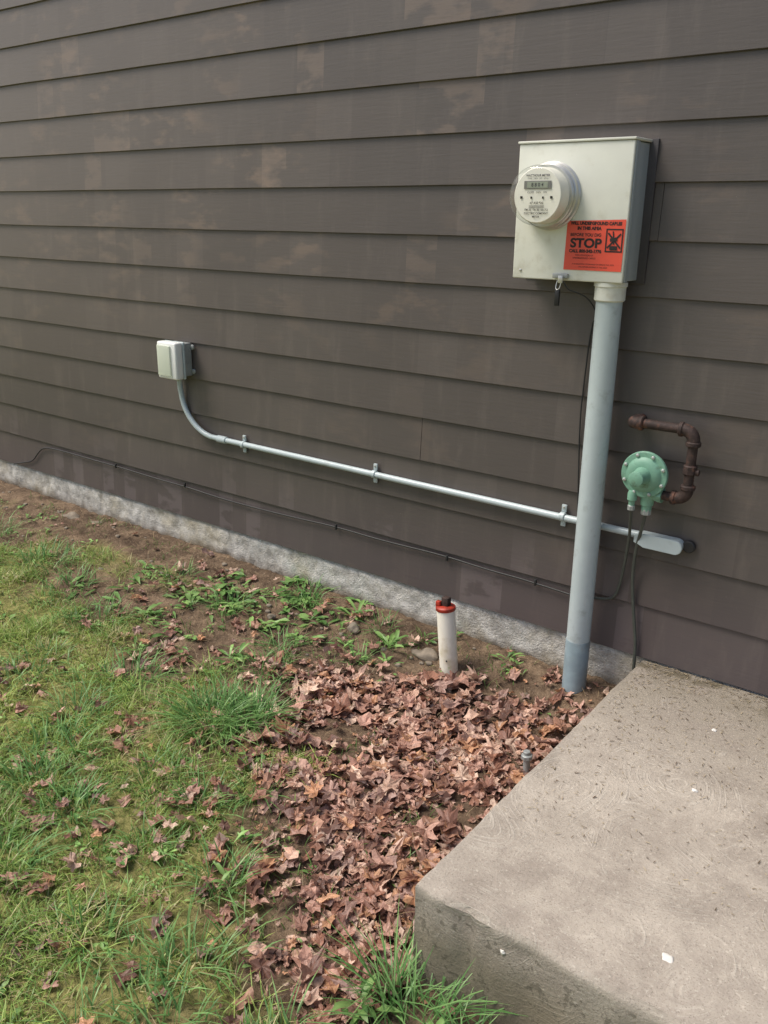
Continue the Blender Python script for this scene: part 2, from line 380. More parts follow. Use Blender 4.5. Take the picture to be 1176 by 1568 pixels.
parts.append(blades(x,y,rng.uniform(.015,.055,m),rng.uniform(.0015,.0035,m),rng.uniform(.3,1.4,m),rng.uniform(0,6.28,m),L3(120,156,80)*rng.uniform(.6,1.1,m)[:,None]))
n=5000; x=rng.uniform(-5.5,-.95,n);y=rng.uniform(-2.2,-.03,n); k=~inslab(x,y); x=x[k];y=y[k]; m=len(x)
parts.append(blades(x,y,rng.uniform(.012,.045,m),rng.uniform(.001,.0022,m),rng.uniform(1.6,2.6,m),rng.uniform(0,6.28,m),np.where(rng.random(m)[:,None]<.6,L3(184,162,126),L3(98,76,58))*rng.uniform(.7,1.1,m)[:,None],z=gh(x,y)+.006))
tufts=[(-2.0,-.95,260,.15,.10),(-1.9,-.86,160,.14,.08),(-2.18,-1.48,110,.11,.10),(-2.0,-1.5,80,.10,.08),(-2.3,-1.35,90,.11,.10),(-1.3,-1.66,60,.10,.08),
(-1.45,-1.42,60,.11,.07),(-.80,-1.46,100,.18,.09),(-.89,-1.42,45,.15,.04),(-.66,-1.46,50,.13,.06),(-2.45,-.95,100,.11,.12),(-3.6,-.55,120,.10,.14),(-3.3,-.62,80,.09,.12),(-2.1,-.6,90,.10,.09),
(-2.4,-1.2,90,.11,.10),(-1.7,-1.25,50,.09,.08),(-1.65,-1.1,50,.09,.07),(-4.2,-.5,120,.10,.14),(-4.9,-.55,120,.10,.14),(-2.3,-.12,60,.11,.06),(-1.85,-.36,30,.08,.04),(-2.15,-.45,60,.09,.07),(-1.55,-1.75,50,.09,.08),
(-1.2,-1.8,50,.09,.08),(-2.8,-1.1,80,.09,.12),(-1.95,-1.75,70,.10,.10),(-1.0,-1.66,40,.09,.05),(-1.9,-.13,30,.08,.05),(-2.9,-.75,80,.10,.12),(-2.55,-.35,60,.09,.08),(-2.95,-.3,50,.08,.08)]
for i in range(60):
    cx=rng.uniform(-4.6,-.9); cy=rng.uniform(-2.3,-.5)
    if lawn(np.array([cx]),np.array([cy]))[0]>.6 and not inslab(cx,cy): tufts.append((cx,cy,int(rng.uniform(20,60)),rng.uniform(.06,.10),rng.uniform(.05,.12)))
for cx,cy,n,h,r in tufts:
    n=int(n*1.2); rr=r*np.sqrt(rng.random(n)); a=rng.uniform(0,6.28,n); x=cx+rr*np.cos(a);y=cy+rr*np.sin(a)
    y=np.minimum(y,-.02)
    mv=rng.random(n)[:,None]; col=(L3(84,134,68)*(1-mv)+L3(154,194,120)*mv)
    parts.append(blades(x,y,h*rng.uniform(.4,1.1,n),rng.uniform(.0026,.005,n),rng.uniform(.3,1.7,n),a+rng.normal(0,.7,n),col))
bulk("lawn_grass",*merge(parts),M_GRASS)

# ------------------------------------------------------------ fallen leaves
def leafshape(kind):
    if kind==0:   # maple
        prof=[(0,.58),(.18,.38),(.34,.33),(.55,.40),(.72,.54),(.88,.36),(1.06,.30),(1.3,.38),(1.5,.42),(1.75,.28),(2.2,.32),(2.6,.28),(math.pi,.14)]
    elif kind==1: # oval
        prof=[(0,.58),(.3,.36),(.75,.27),(1.3,.24),(1.9,.25),(2.5,.33),(math.pi,.44)]
    else:         # torn fragment
        prof=[(0,.46),(.4,.30),(.8,.42),(1.5,.26),(2.0,.36),(2.6,.28),(math.pi,.38)]
    pts=list(prof)
    for a,r in prof[-2:0:-1]: pts.append((-a,r))
    return np.array(pts)
def make_leaves(x,y,z,size,tilt,curl,col,kind):
    n=len(x); S=leafshape(kind); k=len(S); az=rng.uniform(0,6.28,n)
    V=np.zeros((n,2*k+1,3))
    rj=S[:,1][None]*rng.uniform(.78,1.22,(n,k))*size[:,None]; wd=rng.uniform(.6,1.1,n)[:,None]
    lx=np.cos(S[:,0])[None]*rj; ly=np.sin(S[:,0])[None]*rj*wd
    fold=rng.uniform(-.6,1.2,n)[:,None]*curl; cv=rng.uniform(-1.4,1.7,(n,1)); ph=rng.uniform(0,6.28,(n,1))
    for ring,sc in ((0,1.0),(1,.5)):
        X_=lx*sc;Y_=ly*sc
        Z_=np.abs(Y_)*fold+(X_**2)/size[:,None]*curl*cv+np.sin(S[:,0][None]*3+ph)*size[:,None]*.09*sc+rng.normal(0,.035,(n,k))*size[:,None]*sc
        V[:,1+ring*k:1+(ring+1)*k]=np.stack([X_,Y_,Z_],-1)
    ta=rng.uniform(0,6.28,n); ct,st=np.cos(tilt),np.sin(tilt); ca,sa=np.cos(az),np.sin(az)
    R=np.zeros((n,3,3)); ux,uy=np.cos(ta),np.sin(ta); c1=1-ct
    R[:,0,0]=ct+ux*ux*c1;R[:,0,1]=ux*uy*c1;R[:,0,2]=uy*st
    R[:,1,0]=ux*uy*c1;R[:,1,1]=ct+uy*uy*c1;R[:,1,2]=-ux*st
    R[:,2,0]=-uy*st;R[:,2,1]=ux*st;R[:,2,2]=ct
    Z0=np.zeros((n,3,3));Z0[:,0,0]=ca;Z0[:,0,1]=-sa;Z0[:,1,0]=sa;Z0[:,1,1]=ca;Z0[:,2,2]=1
    V=np.einsum('nij,nkj->nki',R@Z0,V)+np.stack([x,y,z],-1)[:,None,:]
    b=(np.arange(n)*(2*k+1))[:,None]
    q=np.concatenate([b+np.array([1+i,1+(i+1)%k,1+k+(i+1)%k,1+k+i]) for i in range(k)])
    t_=np.concatenate([b+np.array([0,1+k+i,1+k+(i+1)%k]) for i in range(k)])
    C=np.repeat(col[:,None,:],2*k+1,1); C=C*rng.uniform(.85,1.12,(n,2*k+1,1)); C[:,0]*=.78
    return V.reshape(-1,3),q,t_,C.reshape(-1,3)
pal=np.array([L3(200,160,142),L3(184,142,124),L3(216,180,158),L3(162,118,98),L3(140,104,90),L3(224,194,172),L3(190,146,122),L3(204,156,120),L3(172,142,130),L3(194,152,134),L3(116,86,74)])
parts=[]
def scatter(n,x0,x1,y0,y1,dens,smin,smax,lay,tiltm,bright=1,curl=.7):
    x=rng.uniform(x0,x1,n);y=rng.uniform(y0,y1,n); k=(rng.random(n)<dens(x,y))&~((x>-.915)&(y>-1.365))&(y<-.03); x=x[k];y=y[k];m=len(x)
    size=rng.uniform(smin,smax,m); z=gh(x,y)+.005+rng.random(m)**1.5*lay
    tilt=np.abs(rng.normal(0,tiltm,m)); z=z+np.sin(np.clip(tilt,0,1.2))*size*.26
    col=pal[rng.integers(0,len(pal),m)]*rng.uniform(.75,1.15,m)[:,None]*bright
    a,b=int(m*.5),int(m*.72)
    for s,l in ((slice(0,a),0),(slice(a,b),1),(slice(b,m),2)):
        if s.stop>s.start: parts.append(make_leaves(x[s],y[s],z[s],size[s],tilt[s],rng.uniform(.1,curl,len(x[s]))[:,None],col[s],l))
gap=lambda x,y:.10+.90*sst(.38,.56,fbm(x+2,y+9,4.5))
gap2=lambda x,y:.10+.90*sst(.36,.52,fbm(x+2,y+9,4.5))
scatter(4000,-2.5,-.88,-1.8,-.03,lambda x,y:leafm(x,y)**1.1*gap(x,y),.035,.085,.020,.30)
scatter(8000,-2.5,-.88,-1.8,-.03,lambda x,y:leafm(x,y)*gap2(x,y),.010,.032,.012,.45,.95,.9)
scatter(800,-2.5,-.88,-1.8,-.03,lambda x,y:leafm(x,y)*gap2(x,y),.065,.11,.024,.22,1.1,.7)
scatter(2600,-5.5,-.2,-2.6,-.03,lambda x,y:.08+.3*sst(.5,.7,fbm(x,y,2.2)),.015,.045,.010,.3)
scatter(2700,-3.0,-.9,-2.0,-.05,lambda x,y:.14+.45*sst(.5,.65,fbm(x+4,y,4)),.025,.075,.018,.35,1.05)
bulk("fallen_leaves",*merge(parts),M_LEAF,smooth=False)

# ------------------------------------------------------------ broadleaf weeds
parts=[]
def weedleaves(cx,cy,n,ln,spread,col0,col1,narrow=.36,rise=.5):
    k=5; az=rng.uniform(0,6.28,n); L=ln*rng.uniform(.5,1.15,n)
    bx=cx+rng.normal(0,spread,n); by=cy+rng.normal(0,spread,n); by=np.minimum(by,-.02); bz=gh(bx,by)
    S=np.linspace(0,1,k); W=np.array([.05,.16,.34,.32,.0])*narrow/.36
    V=np.zeros((n,k*3,3)); up=rng.uniform(.1,1.1,n)*rise
    for i,s in enumerate(S):
        ox=np.cos(az)*L*s;oy=np.sin(az)*L*s;oz=L*(up*s*1.4-up*.8*s*s)+.006
        for j,sg in ((0,-1),(1,0),(2,1)):
            V[:,i*3+j,0]=bx+ox-np.sin(az)*sg*W[i]*L*.6; V[:,i*3+j,1]=by+oy+np.cos(az)*sg*W[i]*L*.6
            V[:,i*3+j,2]=bz+oz+abs(sg)*.18*W[i]*L+rng.normal(0,.03,n)*L*(i>0)
    b=(np.arange(n)*k*3)[:,None]
    q=np.concatenate([b+np.array([i*3+j,i*3+j+1,(i+1)*3+j+1,(i+1)*3+j]) for i in range(k-1) for j in range(2)])
    mv=rng.random(n)[:,None]; col=(col0*(1-mv)+col1*mv)*rng.uniform(.75,1.15)
    C=np.repeat(col[:,None],k*3,1); C[:,1::3]*=1.18
    return V.reshape(-1,3),q,np.zeros((0,3),int),C.reshape(-1,3)
g0,g1=L3(82,122,62),L3(152,188,110)
for i in range(95):
    u=rng.random(); cx=-2.14-.86*u+rng.normal(0,.13); cy=-.12-.44*u+rng.normal(0,.14)
    parts.append(weedleaves(cx,cy,rng.integers(2,8),rng.uniform(.035,.08),.020,g0,g1,rng.uniform(.20,.36),.5))
for cx,cy,n,ln in ((-1.8,-.22,13,.09),(-1.36,-.07,12,.06),(-1.62,-.06,9,.05),(-2.05,-.12,12,.08),(-2.25,-.62,14,.07),(-1.75,-.3,8,.06),(-2.1,-.35,12,.06),(-1.42,-1.42,12,.06),(-1.52,-1.3,10,.06),(-2.6,-.8,12,.06),(-1.30,-.12,8,.04),(-.72,-1.5,14,.09),(-.92,-1.5,12,.08),(-1.95,-.3,10,.06),(-1.7,-.12,8,.05)):
    parts.append(weedleaves(cx,cy,n,ln,.012,g0,g1,.18,.9))
for i in range(420):
    x=rng.uniform(-4.6,-.9);y=rng.uniform(-2.3,-.2)
    if inslab(x,y) or leafm(np.array([x]),np.array([y]))[0]>.7: continue
    parts.append(weedleaves(x,y,rng.integers(4,9),rng.uniform(.016,.04),.018,L3(96,140,74),L3(160,194,116),.36,.5))
bulk("broadleaf_weeds",*merge(parts),M_WEED)

# ------------------------------------------------------------ slab
bm=bmesh.new()
sx0,sx1,sy0,sy1,sz=-.885,1.7,-1.335,-.012,.19
nx,nyy=150,80
one=lambda a,b,s,o=4: fbm(np.array([float(a)]),np.array([float(b)]),s,o)[0]
def slab_side():
    xs=np.linspace(sx0,sx1,nx);ys=np.linspace(sy0,sy1,nyy)
    xs[1]=xs[0]+.007; ys[1]=ys[0]+.007
    def vert(i,j):
        x,y=xs[i],ys[j]
        X_=x+(one(0,y,12)-.5)*.012*(i==0); Y_=y+(one(x,3,12)-.5)*.016*(j==0)+(one(x,8,60)-.5)*.006*(j==0)
        zz=sz+(one(x,y,4)-.5)*.004
        if i in(0,nx-1) or j==0: zz-=.006+.007*one(x,y,30,2)
        return bm.verts.new((X_,Y_,zz))
    G=[[vert(i,j) for j in range(nyy)] for i in range(nx)]
    for i in range(nx-1):
        for j in range(nyy-1): bm.faces.new((G[i][j],G[i+1][j],G[i+1][j+1],G[i][j+1]))
    loop=[G[i][0] for i in range(nx)]+[G[nx-1][j] for j in range(1,nyy)]+[G[i][nyy-1] for i in range(nx-2,-1,-1)]+[G[0][j] for j in range(nyy-2,0,-1)]
    prev=loop
    for d in (.004,.02,.04,.06,.085,.11,.14,.18,.35):
        cur=[bm.verts.new((v.co.x+(-.002 if v.co.x<sx0+.01 else 0),v.co.y-(.003 if v.co.y<sy0+.02 else 0)+(one(v.co.x,d*2,16,4)-.5)*.012*(d>.01 and v.co.y<sy0+.02),sz-.01-d)) for v in loop]
        for i in range(len(loop)):
            j=(i+1)%len(loop); bm.faces.new((prev[j],prev[i],cur[i],cur[j]))
        prev=cur
slab_side()
bmesh.ops.recalc_face_normals(bm,faces=bm.faces[:])
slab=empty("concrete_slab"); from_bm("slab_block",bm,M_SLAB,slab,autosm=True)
def pebble(name,c,s,mat,parent=None,seed=0,sub=3):
    bm=bmesh.new(); bmesh.ops.create_icosphere(bm,subdivisions=sub,radius=1)
    for v in bm.verts:
        n=mnoise.noise(v.co*1.3+Vector((seed*3.1,0,0))); n2=mnoise.noise(v.co*4+Vector((0,seed,0)))
        f=1+.5*n+.1*n2; v.co=Vector((v.co.x*s[0]*f+c[0],v.co.y*s[1]*f+c[1],v.co.z*s[2]*f+c[2]))
    return from_bm(name,bm,mat,parent,smooth=True)
pebble("chip_1",(-.36,-1.20,.190),(.013,.011,.003),M_CHIP,slab,1)
pebble("chip_2",(-.50,-.62,.191),(.008,.006,.003),M_CHIP,slab,2)
pebble("chip_3",(-.55,-.30,.191),(.007,.006,.003),M_CHIP,slab,3)
pebble("chip_4",(-.66,-1.338,.13),(.006,.003,.005),M_CHIP,slab,4)
n=2600; x=-.86+1.6*rng.random(n)**1.3; y=-.02-1.0*rng.random(n)**2.2
V,q,t_,C=blades(x,y,rng.uniform(.002,.008,n),rng.uniform(.001,.003,n),np.full(n,2.2),rng.uniform(0,6.28,n),np.where(rng.random(n)[:,None]<.6,L3(190,176,146),L3(104,90,66))*rng.uniform(.7,1.2,n)[:,None],z=np.full(n,.1925))
V[:,2]=.1925+np.abs(V[:,2]-.1925)*.3
bulk("slab_debris",V,q,t_,C,M_LEAF)

# ------------------------------------------------------------ stones
st=empty("stones")
for i,(c,s) in enumerate([((-1.66,-.17,.01),(.055,.035,.028)),((-1.47,-.33,-.01),(.038,.025,.02)),((-2.0,-.19,.03),(.026,.022,.022)),((-1.77,-.86,-.03),(.026,.02,.014)),((-4.05,-.10,.035),(.06,.04,.022)),((-3.85,-.09,.035),(.05,.03,.016)),((-1.55,-.40,-.01),(.02,.016,.012)),((-2.35,-.3,.02),(.018,.016,.012))]):
    pebble("stone_%d"%i,c,s,M_STONE,st,i+10)
rngs=random.Random(3)
for i in range(90):
    x=rngs.uniform(-5.5,-1.2);y=-.04-abs(rngs.gauss(0,.22)); z=float(gh(np.array([x]),np.array([y]))[0]); s=rngs.uniform(.005,.015)
    pebble("pebble_%d"%i,(x,y,z+s*.1),(s,s*.8,s*.6),M_STONE,st,i+40,sub=2)

# ------------------------------------------------------------ meter box
mb=empty("electric_meter_box")
x0,x1,z0,z1=-1.400,-1.034,1.425,1.818
box("enclosure",(x0+.004,-.118,z0+.004),(x1-.004,-.008,z1-.004),M_BOXS,mb,.003)
box("front_cover",(x0,-.130,z0),(x1,-.1185,z1-.002),M_BOX,mb,.004,3)
box("top_flange",(x0-.004,-.134,z1-.001),(x1+.003,-.006,z1+.006),M_BOX,mb,.002)
box("side_lip",(x1-.0035,-.1175,z0+.002),(x1+.0015,-.098,z1-.003),M_BOXS,mb,.001)
box("backing_board",(x0-.02,-.0125,z0-.006),(x1+.022,-.0095+.012,z1+.008),M_DBOARD,mb,.002)
mc=Vector((-1.283,0,1.668))
revolve("meter_socket_ring",mc+Vector((0,-.129,0)),(0,-1,0),[(0,.098),(.006,.098),(.010,.094),(.026,.094),(.030,.090),(.030,.080)],M_CHROME,mb,64)
revolve("meter_housing",mc+Vector((0,-.155,0)),(0,-1,0),[(0,.080),(.060,.078),(.064,.075),(.0645,.0)],M_FACE,mb,64)
revolve("glass_cover",mc+Vector((0,-.158,0)),(0,-1,0),[(0,.0855),(.070,.084),(.080,.081),(.086,.073),(.088,.060),(.089,0)],M_GLASS,mb,64)
revolve("glass_flange",mc+Vector((0,-.158,0)),(0,-1,0),[(.0,.0875),(.004,.0905),(.009,.0905),(.012,.0875)],M_CHROME,mb,64)
fy=-.2205
def fb(n,a,b,c,d,m,dy=.0012): box(n,(mc.x+a,fy-dy,mc.z+c),(mc.x+b,fy+.0002,mc.z+d),m,mb,.0002,1)
fb("lcd_bezel",-.044,.044,.018,.040,M_GREYINK); fb("lcd",-.034,.034,.0205,.0375,M_LCD,.0018)
text("lcd_digits","8 8 0 4",.014,(mc.x,fy-.0022,mc.z+.0245),M_INK,mb,bold=.0002)
fb("port_left",-.055,-.048,-.009,-.002,M_BLACK);fb("port_right",.043,.050,-.009,-.002,M_BLACK)
fb("port_mid",-.021,-.016,-.009,-.003,M_BLACK);fb("port_mid2",.017,.022,-.009,-.003,M_BLACK)
text("meter_label_top","WATTHOUR METER",.0085,(mc.x,fy-.0012,mc.z+.052),M_INK,mb,bold=.0002)
text("meter_label_small","TYPE  240V  3W  60Hz",.007,(mc.x,fy-.0012,mc.z+.044),M_GREYINK,mb)
text("meter_label_id","CL200   240V   3W",.008,(mc.x,fy-.0012,mc.z+.006),M_INK,mb)
for i,s in enumerate(("67 418 926","|||||||||||||||||||||","FM 2S  TA 30  Kh 7.2","ELECTRIC COMPANY","METER")):
    text("meter_label_%d"%i,s,.0095-.0004*i,(mc.x,fy-.0012,mc.z-.024-.0095*i),M_INK,mb,bold=.0001)
box("hasp",(-1.255,-.142,1.432),(-1.205,-.1305,1.446),M_GALV,mb,.002)
box("hasp_tab",(-1.232,-.150,1.418),(-1.216,-.1425,1.440),M_CHROME,mb,.002)
revolve("screw",(-1.372,-.1305,1.450),(0,-1,0),[(0,.004),(.002,.004),(.003,.002)],M_CHROME,mb,12)
lock=empty("padlock_tag")
tube("shackle",[(-1.236,-.142,1.425),(-1.240,-.146,1.405),(-1.232,-.150,1.396),(-1.222,-.148,1.405),(-1.222,-.146,1.425)],.0016,M_CHROME,lock)
box("lock_body",(-1.238,-.152,1.350),(-1.223,-.143,1.398),M_BLACK,lock,.002)
tube("seal_wire",[(-1.215,-.146,1.425),(-1.205,-.14,1.40),(-1.18,-.12,1.392),(-1.155,-.10,1.378),(-1.140,-.075,1.35),(-1.145,-.04,1.32),(-1.165,-.016,1.29)],.0020,M_CABLE,lock)

# warning sign
sg=empty("warning_sign"); y=-.1318
mesh_ob("vinyl",[(-1.222,y,1.598),(-1.2245,y,1.458),(-1.040,y,1.458),(-1.038,y,1.604)],[(0,1,2,3)],M_RED,sg)
ty=y-.0006
text("line_1","WILL UNDERGROUND CABLES",.0125,(-1.130,ty,1.588),M_INK,sg,bold=.0007,sx=.92)
text("line_2","IN THIS AREA",.0125,(-1.150,ty,1.574),M_INK,sg,bold=.0007)
text("line_3","BEFORE YOU DIG",.0125,(-1.160,ty,1.5555),M_INK,sg,bold=.0003)
text("line_4","STOP",.036,(-1.158,ty,1.524),M_INK,sg,bold=.0014,sx=1.15)
text("line_5","CALL 800-242-1776",.0125,(-1.158,ty,1.509),M_INK,sg,bold=.0007)
text("line_6","FOR LOCATION OF",.0065,(-1.160,ty,1.499),M_INK,sg)
text("line_7","UNDERGROUND CABLES",.0065,(-1.160,ty,1.491),M_INK,sg)
text("line_8","IT IS UNLAWFUL TO DAMAGE OR REMOVE THIS SIGN",.0055,(-1.130,ty,1.474),M_INK,sg)
text("line_9","CALL BEFORE DIGGING IN THIS AREA",.0055,(-1.130,ty,1.466),M_INK,sg)
bx0,bx1,bz0,bz1=-1.096,-1.043,1.512,1.578; yb=ty
for n_,a in (("t",(bx0,bz1-.004,bx1,bz1)),("b",(bx0,bz0,bx1,bz0+.004)),("l",(bx0,bz0,bx0+.004,bz1)),("r",(bx1-.004,bz0,bx1,bz1))):
    e=.0002 if n_ in "lr" else 0
    mesh_ob("icon_border_"+n_,[(a[0],yb-e,a[1]),(a[2],yb-e,a[1]),(a[2],yb-e,a[3]),(a[0],yb-e,a[3])],[(0,1,2,3)],M_INK,sg)
def stroke(n_,p,q,w,dy):
    p=Vector((p[0],yb-dy,p[1]));q=Vector((q[0],yb-dy,q[1]));d=(q-p).normalized();s=Vector((-d.z,0,d.x))*w/2
    mesh_ob(n_,[p+s,p-s,q-s,q+s],[(0,1,2,3)],M_INK,sg)
stroke("icon_x1",(bx0+.006,bz0+.012),(bx1-.007,bz1-.014),.005,.0004)
stroke("icon_x2",(bx0+.007,bz1-.012),(bx1-.006,bz0+.012),.005,.0006)
stroke("icon_shovel",(bx0+.022,bz1-.007),(bx0+.026,bz0+.022),.004,.0008)
stroke("icon_blade",(bx0+.014,bz0+.012),(bx0+.038,bz0+.012),.012,.0010)
stroke("icon_body",(bx0+.014,bz0+.034),(bx0+.036,bz0+.038),.010,.0012)

# ------------------------------------------------------------ service conduit
sc=empty("service_conduit"); cx,cy=-1.090,-.078
revolve("hub",(cx,cy,1.4245),(0,0,-1),[(0,.050),(.012,.050),(.014,.0465),(.052,.0465),(.056,.043)],M_BOX,sc,48)
revolve("riser",(cx,cy,.19),(0,0,1),[(0,.040),(.6,.0402),(1.2,.040)],M_PVC,sc,48)
revolve("sleeve",(cx,cy,-.20),(0,0,1),[(0,.0415),(.425,.0415),(.428,.0402)],M_PVCD,sc,48)
tube("bond_wire",[(-1.165,-.014,1.29),(-1.172,-.014,1.25),(-1.178,-.014,1.1),(-1.182,-.014,.98),(-1.170,-.014,.8),(-1.160,-.016,.66)],.0025,M_CABLE,sc)

# ------------------------------------------------------------ branch conduit + outlet box
ob_=empty("outdoor_outlet_box")
box("back_box",(-3.205,-.055,.905),(-3.095,-.009,1.055),M_GALV,ob_,.006,3)
box("mid_frame",(-3.215,-.068,.895),(-3.085,-.0555,1.062),M_PVC,ob_,.005,3)
box("cover_plate",(-3.214,-.112,.896),(-3.086,-.0690,1.062),M_COVER,ob_,.008,3)
box("bubble_window",(-3.206,-.120,.910),(-3.118,-.1125,1.048),M_FROST,ob_,.0035,3)
for z in (.925,1.035): revolve("ear_%d"%(z*1000),(-3.088,-.009,z),(0,-1,0),[(0,.012),(.006,.012),(.008,.009)],M_GALV,ob_,16)
box("hinge",(-3.224,-.085,.93),(-3.2145,-.060,1.03),M_GALV,ob_,.002)
bc=empty("branch_conduit"); by=-.024; r=.0125
path=[(-3.170,by-.006,.90),(-3.170,by-.003,.84)]
for i in range(1,13):
    a=math.pi+ (math.pi/2)*i/13; path.append((-2.955+.215*math.cos(a),by,.84+.203*math.sin(a)))
path+=[(-2.93,by,.637),(-2.6,by,.636),(-2.0,by,.634),(-1.2,by,.632),(-.92,by,.632)]
tube("pipe",path,r,M_PVC,bc,smooth=False)
cyl("box_connector",(-3.17,by-.006,.906),(-3.17,by-.006,.878),.0175,M_PVC,bc)
cyl("coupling",(-2.935,by,.637),(-2.875,by,.637),.0165,M_PVC,bc)
for i,x in enumerate((-2.77,-2.03,-1.21)):
    cyl("strap_%d"%i,(x-.010,by,.635),(x+.010,by,.635),.0160,M_PVC,bc)
    box("strap_ear_top_%d"%i,(x-.009,-.018,.650),(x+.009,-.010,.676),M_PVC,bc,.002)
    box("strap_ear_bottom_%d"%i,(x-.009,-.018,.598),(x+.009,-.010,.620),M_PVC,bc,.002)
    revolve("strap_screw_%d"%i,(x,-.018,.667),(0,-1,0),[(0,.005),(.003,.004),(.004,0)],M_CHROME,bc,12)
def lozenge(name,x0,x1,zc,hw,y0,y1,mat,parent):
    bm=bmesh.new(); pts=[]
    for i in range(13):
        a=math.pi/2-math.pi*i/12; pts.append((x1-hw+hw*math.cos(a),zc+hw*math.sin(a)))
    pts+=[(x0+.02,zc-hw),(x0,zc-hw*.6),(x0,zc+hw*.6),(x0+.02,zc+hw)]
    vs=[bm.verts.new((p[0],y0,p[1])) for p in pts]; f=bm.faces.new(vs)
    e=bmesh.ops.extrude_face_region(bm,geom=[f]); 
    for v in [g for g in e['geom'] if isinstance(g,bmesh.types.BMVert)]: v.co.y=y1
    bmesh.ops.recalc_face_normals(bm,faces=bm.faces[:])
    bmesh.ops.bevel(bm,geom=[e_ for e_ in bm.edges if abs(e_.verts[0].co.y-e_.verts[1].co.y)<1e-6],offset=.002,segments=2,affect='EDGES')
    return from_bm(name,bm,mat,parent,autosm=True)
lozenge("lb_body",-.945,-.790,.625,.021,-.010,-.048,M_PVC,bc)
lozenge("lb_cover",-.930,-.786,.625,.0235,-.0485,-.054,M_PVC,bc)
cyl("lb_wall_flange",(-.775,-.008,.627),(-.775,-.026,.627),.020,M_CABLE,bc)

# ------------------------------------------------------------ low cable on the wall
wc=empty("wall_cable")
tube("cable",[(-4.72,-.02,.20),(-4.62,-.016,.225),(-4.52,-.016,.25),(-4.46,-.014,.31),(-4.40,-.012,.352),(-4.25,-.012,.362),(-3.9,-.012,.358),(-3.74,-.012,.36),(-3.4,-.012,.352),(-3.2,-.012,.354),(-2.95,-.012,.343),(-2.69,-.012,.345),(-2.45,-.012,.352),(-2.24,-.012,.362),(-2.0,-.012,.357),(-1.70,-.012,.367),(-1.5,-.012,.358),(-1.33,-.012,.36),(-1.15,-.014,.352)],.0036,M_CABLE,wc)
for i,x in enumerate((-3.74,-3.2,-2.24,-1.68,-1.3)): box("clip_%d"%i,(x-.004,-.018,.350),(x+.004,-.0085,.372),M_CABLE,wc,.001)

# ------------------------------------------------------------ gas pipe & regulator
gp=empty("gas_pipe"); gy_=-.075; rp_=.0150
def P3(x,z,y=gy_): return (x,y,z)
tube("stub",[(-.975,-.005,1.010),(-.975,-.06,1.010)],rp_,M_RUST,gp,False)
tube("elbow_wall",[(-.975,-.035,1.010),(-.975,-.070,1.010),(-.975,-.078,1.010),(-.955,-.078,1.010)],.0195,M_RUST,gp)
cyl("elbow_wall_collar",(-.958,-.076,1.010),(-.942,-.076,1.010),.0225,M_RUST,gp)
tube("run_top",[P3(-.95,1.010),P3(-.80,1.010)],rp_,M_RUST,gp,False)
tube("elbow_top",[P3(-.825,1.010),P3(-.785,1.010),P3(-.785,.970)],.0195,M_RUST,gp)
cyl("elbow_top_collar_a",P3(-.832,1.010),P3(-.818,1.010),.0225,M_RUST,gp)
cyl("elbow_top_collar_b",P3(-.785,.978),P3(-.785,.962),.0225,M_RUST,gp)
tube("run_down",[P3(-.785,.97),P3(-.785,.82)],rp_,M_RUST,gp,False)
cyl("union",P3(-.785,.905),P3(-.785,.875),.0215,M_RUST,gp,8)
tube("plug_tee",[P3(-.785,.885),P3(-.757,.885)],.010,M_RUST,gp,False)
tube("elbow_bottom",[P3(-.785,.835),P3(-.785,.795),P3(-.825,.795)],.0195,M_RUST,gp)
cyl("elbow_bottom_collar_a",P3(-.785,.842),P3(-.785,.826),.0225,M_RUST,gp)
cyl("elbow_bottom_collar_b",P3(-.816,.795),P3(-.832,.795),.0225,M_RUST,gp)
tube("run_in",[P3(-.82,.795),P3(-.875,.795)],rp_,M_RUST,gp,False)
gr_=empty("gas_regulator"); gc=Vector((-.915,0,.857))
revolve("diaphragm_back",gc+Vector((0,-.052,0)),(0,-1,0),[(0,.030),(.010,.045),(.030,.058),(.040,.060)],M_GREEN,gr_,48)
revolve("diaphragm_flange",gc+Vector((0,-.090,0)),(0,-1,0),[(0,.071),(.002,.073),(.012,.073),(.014,.071),(.0145,.056),(.022,.050),(.026,.040),(.028,.030)],M_GREEN,gr_,48)
revolve("spring_tower",gc+Vector((0,-.112,0)),(0,-1,0),[(0,.030),(.010,.026),(.045,.022),(.046,.0235),(.058,.0235),(.060,.020),(.060,0)],M_GREEN,gr_,32)
for i in range(8):
    a=2*math.pi*(i+.5)/8; p=gc+Vector((.064*math.cos(a),-.104,.064*math.sin(a)))
    revolve("bolt_%d"%i,p,(0,-1,0),[(0,.0058),(.005,.0058),(.007,.003)],M_BOLT,gr_,6)
tube("valve_body",[(-.925,gy_,.80),(-.905,gy_,.80),(-.862,gy_,.795)],.024,M_GREEN,gr_)
revolve("inlet_nut",(-.872,gy_,.795),(1,0,0),[(0,.0255),(.014,.0255)],M_GREEN,gr_,8)
revolve("body_block",(-.905,gy_,.835),(0,0,-1),[(0,.030),(.02,.032),(.045,.030),(.060,.022),(.080,.020),(.082,.016),(.10,.016)],M_GREEN,gr_,24)
revolve("vent",(-.945,-.100,.80),(0,0,-1),[(0,.012),(.01,.015),(.03,.015),(.034,.010),(.05,.009)],M_GREEN,gr_,16)
cyl("outlet_nut",(-.905,gy_,.742),(-.905,gy_,.722),.017,M_GALV,gr_,8)
cyl("vent_nut",(-.945,-.1,.752),(-.945,-.1,.735),.012,M_GALV,gr_,8)
pc=empty("gas_tracer_tubes")
